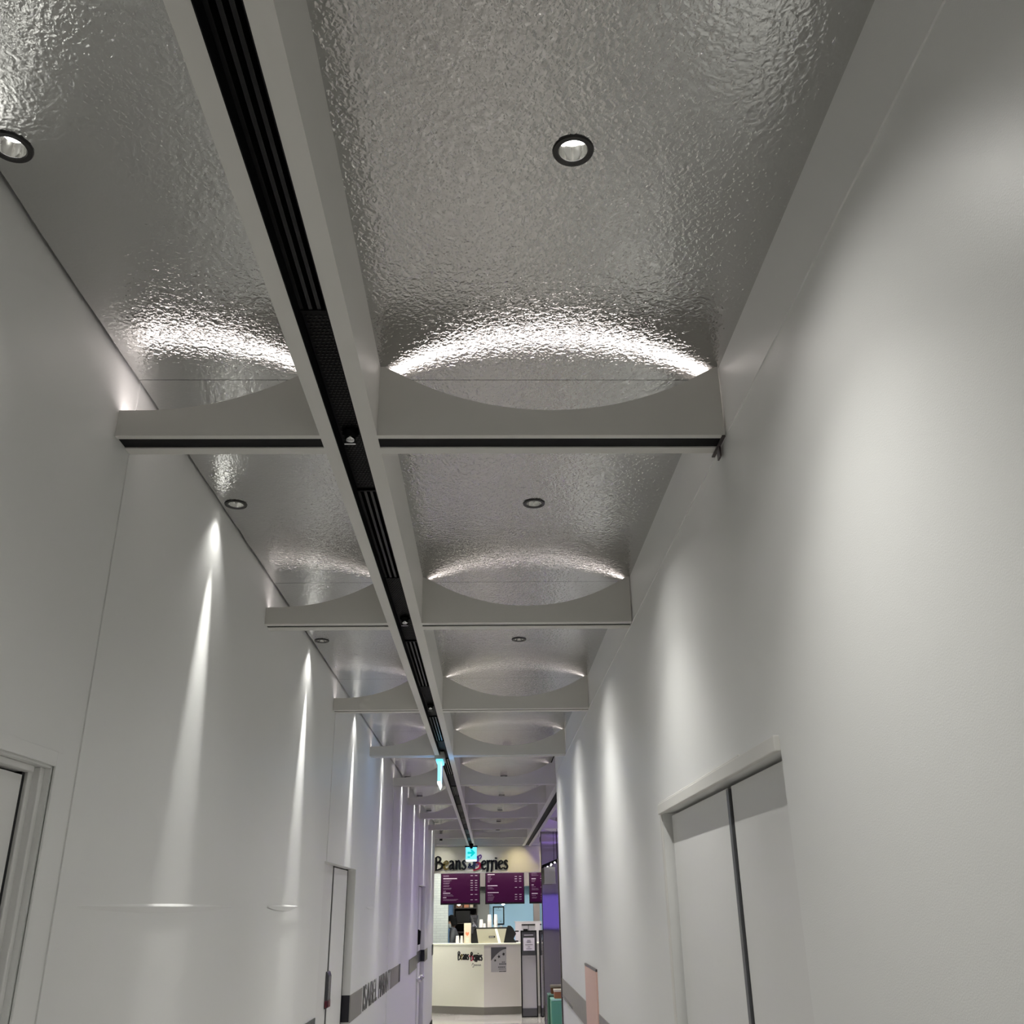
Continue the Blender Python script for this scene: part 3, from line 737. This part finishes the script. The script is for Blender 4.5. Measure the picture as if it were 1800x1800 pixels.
stand(.556, .84, 18.2, 'black framed information stand with a white notice before the counter')
stand(.884, 1.17, 18.2, 'second black framed stand, mostly hidden behind the steel column')

# things on the counter
TOPZ = CH+.022
t = thing('espresso_machine', 'espresso machine with khaki back panel on the counter', 'coffee machine', (.03, 19.1, TOPZ)); L = tuple(t.location)
bm = bmesh.new(); prism(bm, [(-.205, TOPZ), (.265, TOPZ), (.320, 1.39), (-.245, 1.39)], 19.08, 19.10); o = obj('back_panel', bm, 'mach', t); local(o, L)
bm = bmesh.new(); prism(bm, [(-.338, TOPZ), (-.205, TOPZ), (-.245, 1.39), (-.29, 1.39)], 19.09, 19.36)
o = obj('left_side', bm, 'machb', t, .004); local(o, L)
bm = bmesh.new(); prism(bm, [(.265, TOPZ), (.50, TOPZ), (.455, 1.22), (.50, 1.30), (.44, 1.40), (.40, 1.435), (.35, 1.435), (.320, 1.39)], 19.09, 19.36)
o = obj('right_side', bm, 'machb', t, .004); local(o, L)
o = boxo('body', (-.2, .26, 19.1, 19.34, TOPZ, 1.39), 'machb', t); local(o, L)
o = boxo('cup_tray', (-.275, .36, 19.08, 19.38, 1.39, 1.412), 'machb', t); local(o, L)
bm = bmesh.new(); box(bm, -.01, .105, 19.074, 19.08, 1.235, 1.268); o = obj('name_plate', bm, 'machb', t); local(o, L)
bm = bmesh.new(); box(bm, .0, .085, 19.071, 19.074, 1.248, 1.256); o = obj('name_line', bm, 'cup', t); local(o, L)
bm = bmesh.new(); prism(bm, [(.10, 1.39), (.145, 1.39), (.215, TOPZ), (.165, TOPZ)], 19.076, 19.08); o = obj('reflection_stripe', bm, 'cream', t); local(o, L)  # slanted light reflection painted as a pale band
bm = bmesh.new()
for z, x in ((1.34, .50), (1.17, .49)): box(bm, x-.02, x+.05, 19.15, 19.18, z-.012, z+.012)
o = obj('knob', bm, 'machb', t, .004); local(o, L)
def cups(x, y, z, n, label, r=.04, up=True, hh=.11):
    t = thing('paper_cup_stack', label, 'cups', (x, y, z), 'paper cup stacks at the coffee machine')
    for i in range(n):
        bm = bmesh.new(); b = i*.028
        lathe(bm, [(0, b), (r, b), (r+.002, b+.006), (r-.001, b+.008), (r*.72, b+hh), (0, b+hh)], n=20)
        obj('cup', bm, 'cup', t, smooth=False)
cups(-.155, 19.2, 1.412, 2, 'short cup stack at the left end of the espresso machine')
cups(-.095, 19.17, 1.412, 1, 'single small cup beside the short stack on the machine', .032, hh=.07)
cups(.0, 19.2, 1.412, 5, 'tall white cup stack in the middle of the espresso machine')
cups(.12, 19.2, 1.412, 5, 'tall white cup stack right of the middle one on the machine', .038)
cups(-.60, 19.25, TOPZ, 2, 'short cup stack on the counter beside the worker', .035, hh=.1)
cups(-.52, 19.22, TOPZ, 2, 'short cup stack on the counter next to the tall carton', .03, hh=.1)
bm = bmesh.new(); lathe(bm, [(0, 1.412), (.02, 1.412), (.03, 1.43), (.0, 1.438)], .22, 19.2, 14)
tag(obj('folded_cloth', bm, 'cup'), 'small white bundle right of the cups on the machine', 'cloth')
t = thing('tall_carton', 'tall beige carton with an orange heart print on the counter', 'carton', (-.41, 19.2, TOPZ)); L = tuple(t.location)
o = boxo('carton_body', (-.475, -.345, 19.12, 19.26, TOPZ, 1.49), 'carton', t, .003); local(o, L)
bm = bmesh.new(); prism(bm, [(-.415, 1.27), (-.385, 1.30), (-.382, 1.33), (-.395, 1.34), (-.415, 1.325), (-.43, 1.345), (-.447, 1.33), (-.443, 1.30)], 19.117, 19.12); o = obj('heart_print', bm, 'orange', t); local(o, L)
o = boxo('green_label', (-.445, -.38, 19.117, 19.12, 1.16, 1.245), 'paneltag', t); local(o, L)

# back of the shop
struct(boxo('wall_shop_back', (-.27, 1.9, 21.5, 21.6, 0, 2.953), 'blue'))
struct(boxo('wall_shop_grey', (-.25, .0, 21.35, 21.5, 0, 2.3), 'grey'))
struct(boxo('wall_shop_post', (.915, 1.04, 20.9, 21.1, 0, 2.95), 'taupe'))
struct(boxo('wall_shop_upper', (-1.9, 1.9, 20.9, 20.95, 2.16, 2.95), 'taupe'))
t = thing('tiled_pillar', 'pale brick-tiled pillar rising behind the left end of the counter', 'pillar', (-.95, 20.4, 0))
o = boxo('shaft', (-1.75, -.802, 19.75, 19.95, 0, 2.953), 'tile', t); local(o, (-.95, 20.4, 0))
o = boxo('base_trim', (-1.76, -.792, 19.74, 19.96, 0, .08), 'kick', t); local(o, (-.95, 20.4, 0))
tag(boxo('blue_panel', (-.92, -.757, 21.3, 21.34, 0, 2.3), 'dblue'), 'deep blue panel between the tiled pillar and dark shelving', 'panel')
t = thing('back_shelf', 'dark shelving unit with brown boxes behind the counter', 'shelf', (-.5, 21.5, 0)); L = tuple(t.location)
o = boxo('back_board', (-.75, -.25, 21.6, 21.63, 0, 2.2), 'dark', t); local(o, L)
for x in (-.75, -.27): o = boxo('side_board', (x, x+.02, 21.2, 21.6, 0, 2.2), 'dark', t); local(o, L)
for z in (.9, 1.28, 1.45, 1.74, 2.18): o = boxo('shelf_board', (-.73, -.27, 21.2, 21.6, z, z+.02), 'dark', t); local(o, L)
for i, (x, w, m, h) in enumerate(((-.70, .14, 'brown', .10), (-.53, .10, 'wood', .07), (-.41, .07, 'carton', .12))):
    tag(boxo('storage_box', (x, x+w, 21.22, 21.45, 1.76, 1.76+h), m), ['dark brown box at left on the back shelf top row', 'orange-brown box in the middle of the back shelf top row', 'pale beige box at right on the back shelf top row'][i], 'box', 'boxes on the back shelf')
tag(boxo('oven', (-.71, -.40, 21.22, 21.55, 1.47, 1.70), 'machb', bevel=.01), 'black oven standing on the dark back shelf', 'oven')
t = thing('coffee_grinder', 'dark coffee grinder with clear hopper beside the espresso machine', 'grinder', (-.30, 19.75, 0)); L = tuple(t.location)
o = boxo('back_counter_block', (-.42, -.18, 19.65, 19.95, 0, 1.30), 'machb', t); local(o, L)
bm = bmesh.new(); lathe(bm, [(0, 1.30), (.07, 1.30), (.075, 1.42), (.05, 1.46), (.085, 1.58), (.08, 1.62), (0, 1.63)], -.30, 19.8, 24); o = obj('hopper', bm, 'handle', t, smooth=False); local(o, L)
bm = bmesh.new(); prism(bm, [(-.33, 1.50), (-.32, 1.49), (-.24, 1.40), (-.235, 1.41), (-.31, 1.52)], 19.68, 19.70); o = obj('chute', bm, 'chrome', t); local(o, L)
t = thing('picture_frame', 'black framed certificate on the pale blue shop wall', 'picture', (.2, 21.5, 1.42)); L = tuple(t.location)
bm = bmesh.new()
a, b, c, d = .075, .315, 1.42, 1.775
box(bm, a, b, 21.47, 21.5, d-.022, d); box(bm, a, b, 21.47, 21.5, c, c+.022); box(bm, a, a+.022, 21.47, 21.5, c+.022, d-.022); box(bm, b-.022, b, 21.47, 21.5, c+.022, d-.022)
o = obj('frame', bm, 'black', t); local(o, L)
o = boxo('sheet', (a+.022, b-.022, 21.49, 21.5, c+.022, d-.022), 'blue', t); local(o, L)
bm = bmesh.new(); box(bm, .185, .20, 21.487, 21.49, 1.73, 1.742); box(bm, .14, .25, 21.487, 21.49, 1.70, 1.704); box(bm, .23, .25, 21.487, 21.49, 1.475, 1.49); o = obj('print', bm, 'pdark', t); local(o, L)
t = thing('low_partition', 'pale lilac partition behind the information stands', 'partition', (.8, 20.5, 0)); L = tuple(t.location)
o = boxo('panel', (.52, 1.5, 20.5, 20.56, 0, 1.475), 'lilac', t); local(o, L)
o = boxo('top_cap', (.50, 1.5, 20.49, 20.57, 1.475, 1.49), 'acrylic', t); local(o, L)
def pendant(x, label):
    t = thing('pendant_lamp', label, 'lamp', (x, 20.3, 2.95), 'small pendant lamps behind the menu screens')
    bm = bmesh.new(); lathe(bm, [(.003, 0), (.003, -1.06)], n=8); obj('cord', bm, 'black', t)
    bm = bmesh.new(); lathe(bm, [(0, -1.055), (.02, -1.06), (.03, -1.09), (.045, -1.12), (.04, -1.118), (0, -1.09)], n=20); obj('shade', bm, 'black', t)
    bm = bmesh.new(); lathe(bm, [(0, -1.10), (.028, -1.105), (.036, -1.125), (.028, -1.145), (0, -1.155)], n=20); obj('bulb', bm, 'bulb', t, smooth=True)
pendant(-.612, 'small glowing pendant lamp under the leftmost menu screen')
pendant(.278, 'small glowing pendant lamp under the middle menu screen')

# worker behind the counter
def person():
    t = thing('person', 'person in a grey shirt and black hair bending over behind the counter', 'person', (-.69, 20.28, 0))
    V = [(.04, 0, .92), (.02, 0, 1.12), (-.02, 0, 1.30), (-.05, 0, 1.38), (-.09, 0, 1.44),           # pelvis chest neck
         (-.02, -.17, 1.32), (-.06, -.21, 1.10), (-.24, -.20, 1.02),                                  # near arm
         (-.02, .17, 1.32), (-.06, .21, 1.10), (-.24, .20, 1.02),
         (.05, -.09, .86), (.04, -.10, .48), (.06, -.10, .08), (-.08, -.10, .04),
         (.05, .09, .86), (.04, .10, .48), (.06, .10, .08), (-.08, .10, .04)]
    R = [.14, .135, .13, .06, .05, .065, .045, .032, .065, .045, .032, .085, .06, .04, .035, .085, .06, .04, .035]
    E = [(0, 1), (1, 2), (2, 3), (3, 4), (2, 5), (5, 6), (6, 7), (2, 8), (8, 9), (9, 10), (0, 11), (11, 12), (12, 13), (13, 14), (0, 15), (15, 16), (16, 17), (17, 18)]
    me = bpy.data.meshes.new('body'); me.from_pydata(V, E, []); o = bpy.data.objects.new('body', me); C.objects.link(o); o.parent = t
    sk = o.modifiers.new('skin', 'SKIN'); sk.use_smooth_shade = True
    for i, r in enumerate(R): me.skin_vertices[0].data[i].radius = (r, r)
    me.skin_vertices[0].data[0].use_root = True
    o.modifiers.new('sub', 'SUBSURF').levels = 1; o.modifiers['sub'].render_levels = 2
    me.materials.append(M['shirt'])
    bm = bmesh.new(); bmesh.ops.create_uvsphere(bm, u_segments=24, v_segments=16, radius=1)
    for v in bm.verts:
        x, y, z = v.co; v.co = (x*.088*(1 if x > 0 else .95), y*.072*(1-.12*max(0, -z)), z*.112)
    bm.verts.ensure_lookup_table()
    Rm = Matrix.Translation((-.06, 0, 1.50)) @ Matrix.Rotation(-.30, 4, 'Y')
    h = obj('head', bm, 'skin', t, smooth=True, matrix=Rm)
    bm = bmesh.new(); prism(bm, [(-.080, .02), (-.105, -.018), (-.082, -.02)], -.01, .01)
    obj('nose', bm, 'skin', t, .003, matrix=Rm)
    for s in (-1, 1):
        bm = bmesh.new(); bmesh.ops.create_uvsphere(bm, u_segments=10, v_segments=8, radius=.012); bm.transform(Matrix.Translation((-.074, s*.03, .01))); obj('eye', bm, 'ink', t, smooth=True, matrix=Rm)
        bm = bmesh.new(); bmesh.ops.create_uvsphere(bm, u_segments=10, v_segments=8, radius=.025); bm.transform(Matrix.Translation((.0, s*.072, -.01)) @ Matrix.Diagonal((.7, .35, 1, 1))); obj('ear', bm, 'skin', t, smooth=True, matrix=Rm)
    bm = bmesh.new(); bmesh.ops.create_uvsphere(bm, u_segments=20, v_segments=14, radius=1)
    for v in bm.verts:
        x, y, z = v.co
        v.co = (x*.090-.004, y*.077, max(z, -.7)*.078-.052)
    dl = [v for v in bm.verts if v.co.x > -.005]; bmesh.ops.delete(bm, geom=dl, context='VERTS')
    obj('face_mask', bm, 'mask', t, smooth=True, matrix=Rm)
    bm = bmesh.new(); bmesh.ops.create_uvsphere(bm, u_segments=24, v_segments=16, radius=1)
    for v in bm.verts:
        x, y, z = v.co; v.co = (x*.103+.008, y*.086, z*.125+.006)
    dl = [v for v in bm.verts if (v.co.z < .02 and v.co.x < -.03) or v.co.z < -.085]; bmesh.ops.delete(bm, geom=dl, context='VERTS')
    obj('hair', bm, 'hair', t, smooth=True, matrix=Rm)
    for s in (-1, 1):
        for k in range(5):
            me2 = bpy.data.meshes.new('finger'); bx, by = -.25, s*.20
            if k < 4: P = [(bx, by, 1.02), (bx-.045, by+(k-1.5)*.018, 1.012), (bx-.075-.006*(k in (1, 2)), by+(k-1.5)*.020, 1.0), (bx-.095-.008*(k in (1, 2)), by+(k-1.5)*.020, .985)]
            else: P = [(bx, by, 1.02), (bx-.025, by-s*.03, 1.01), (bx-.05, by-s*.042, 1.0)]
            me2.from_pydata(P, [(i, i+1) for i in range(len(P)-1)], []); f = bpy.data.objects.new('finger', me2); C.objects.link(f); f.parent = t
            f.modifiers.new('skin', 'SKIN'); f.modifiers.new('sub', 'SUBSURF')
            for i in range(len(P)): me2.skin_vertices[0].data[i].radius = (.016, .016) if i == 0 else (.0085, .0085)
            me2.skin_vertices[0].data[0].use_root = True; me2.materials.append(M['skin'])
person()

# ---------------------------------------------------------------- steel column and the side space
t = thing('steel_column', 'polished steel column at the right with purple reflections', 'column', (.95, 14.3, 0)); L = tuple(t.location)
o = boxo('cladding', (.752, 1.22, 14.3, 14.7, 0, 2.769), 'steel', t, .003); local(o, L)
o = boxo('edge_strip', (.745, .752, 14.295, 14.32, 0, 2.769), 'steeld', t); local(o, L)
t = thing('added_purple_panel', 'unseen purple glowing panel added to reflect in the steel column', 'display', (1.6, 8.0, 1.3)); L = tuple(t.location)  # added out of view to give the column its purple reflection
o = boxo('casing', (1.0, 2.0, 7.951, 7.99, 1.32, 2.0), 'black', t); local(o, L)
o = boxo('glowing_face', (1.02, 1.98, 7.99, 7.994, 1.34, 1.98), 'purp', t); local(o, L)
t = thing('hanging_panel', 'pale green-grey panel hanging from a dark track beside the signboard', 'panel', (.86, 13.9, 2.06)); L = tuple(t.location)
o = boxo('board', (.768, .922, 13.9, 13.912, 2.058, 2.27), 'paneltag', t); local(o, L)
o = boxo('rim', (.763, .927, 13.901, 13.911, 2.051, 2.060), 'cup', t); local(o, L)
bm = bmesh.new(); prism(bm, [(.74, 2.265), (1.04, 2.375), (1.04, 2.41), (.74, 2.295)], 13.86, 13.98)
o = obj('dark_track', bm, 'black', t); local(o, L)
for x, z in ((.865, 2.302), (.915, 2.325)):
    bm = bmesh.new(); bmesh.ops.create_uvsphere(bm, u_segments=12, v_segments=8, radius=.010); bm.transform(Matrix.Translation((x, 13.85, z))); o = obj('spot_bulb', bm, 'bulb', t, smooth=True); local(o, L)
bm = bmesh.new()
for x in (.955, 1.00): box(bm, x, x+.006, 13.92, 13.926, 2.35, ZC)
o = obj('suspension_rod', bm, 'black', t); local(o, L)
t = thing('mint_stool', 'mint green block stool by the foot of the steel column', 'stool', (1.0, 13.6, 0)); L = tuple(t.location)
o = boxo('block', (.812, 1.16, 13.8, 14.1, 0, .61), 'mint', t, .012); local(o, L)
o = boxo('seat', (.812, 1.16, 13.8, 14.1, .61, .637), 'mintl', t, .010); local(o, L)
t = thing('orange_box', 'small orange-brown box with pale top on the mint stool', 'box', (.95, 13.85, .637)); L = tuple(t.location)
o = boxo('body', (.860, 1.04, 13.86, 14.03, .637, .715), 'wood', t, .004); local(o, L)
o = boxo('lid', (.855, 1.045, 13.855, 14.035, .715, .743), 'creamy', t, .004); local(o, L)

# warm sign spot, and lamps added to light the shop and side space
def added_light_panel(x0, x1, y0, y1, label, mat='shopfill'):  # panels out of view, added to light the shop
    t = thing('added_shop_panel', label, 'ceiling light', ((x0+x1)/2, y0, 2.94), 'unseen light panels added over the shop'); L = tuple(t.location)
    o = boxo('frame', (x0-.02, x1+.02, y0-.02, y1+.02, 2.93, 2.952), 'white', t); local(o, L)
    o = boxo('diffuser', (x0, x1, y0, y1, 2.922, 2.93), mat, t); local(o, L)
M['frontfill'] = nmat('added_front_glow', (1, 1, 1), .4, emit=(1, .97, .9), es=21)  # glow of the panels added to brighten the counter front
added_light_panel(-1.3, -.3, 17.95, 18.2, 'unseen long light panel added behind the signboard, left end', 'frontfill')
added_light_panel(0, 1.0, 17.95, 18.2, 'unseen long light panel added behind the signboard, right end', 'frontfill')
added_light_panel(-1.0, -.4, 18.7, 19.3, 'unseen light panel added over the left of the shop counter')
added_light_panel(.2, .8, 18.7, 19.3, 'unseen light panel added over the right of the shop counter')
added_light_panel(.25, .85, 20.0, 20.6, 'unseen light panel added before the blue shop wall')
def added_purple_flood():
    L = (2.3, 12.2, ZC); t = thing('added_flood', 'unseen purple fill lamp added under the ceiling of the side space', 'lamp', L)  # invented lamp out of view, tints the far corridor purple
    bm = bmesh.new(); box(bm, -.01, .01, -.01, .01, -.12, 0); obj('bracket', bm, 'black', t)
    bm = bmesh.new(); lathe(bm, [(0, .05), (.05, .05), (.06, -.05), (.052, -.05), (.045, .03), (0, .03)], n=20); o = obj('lamp_head', bm, 'black', t, matrix=Matrix.Translation((-.02, 0, -.17)) @ Matrix.Rotation(math.radians(70), 4, 'Y'))
    spot('added_purple_beam', (-.09, 0, -.19), K_PURPLE, 120, (.62, .42, 1), .05, direction=(-1, -.1, -.28), parent=t)
added_purple_flood()
def sign_spot(x, label, col, power):
    L = (x, 17.42, ZC); t = thing('spotlight', label, 'lamp', L, 'small spotlights before the signboard')
    bm = bmesh.new(); lathe(bm, [(0, 0), (.03, 0), (.03, -.012), (.008, -.012), (.008, -.05), (.024, -.055), (.024, -.10), (.02, -.10), (.018, -.07), (0, -.07)], n=20); obj('lamp_body', bm, 'black', t)
    spot('sign_light', (0, 0, -.085), power, 105, col, .02, direction=(.0, .6, -1), parent=t)
sign_spot(.52, 'small black spotlight warming the right end of the signboard', (1, .84, .45), 5)
sign_spot(-.15, 'small black spotlight added to brighten the middle of the signboard', (.95, .97, 1), 4)  # this spot and the next are added to brighten the board
sign_spot(-.85, 'small black spotlight added to brighten the left end of the signboard', (1, .97, .88), 4)
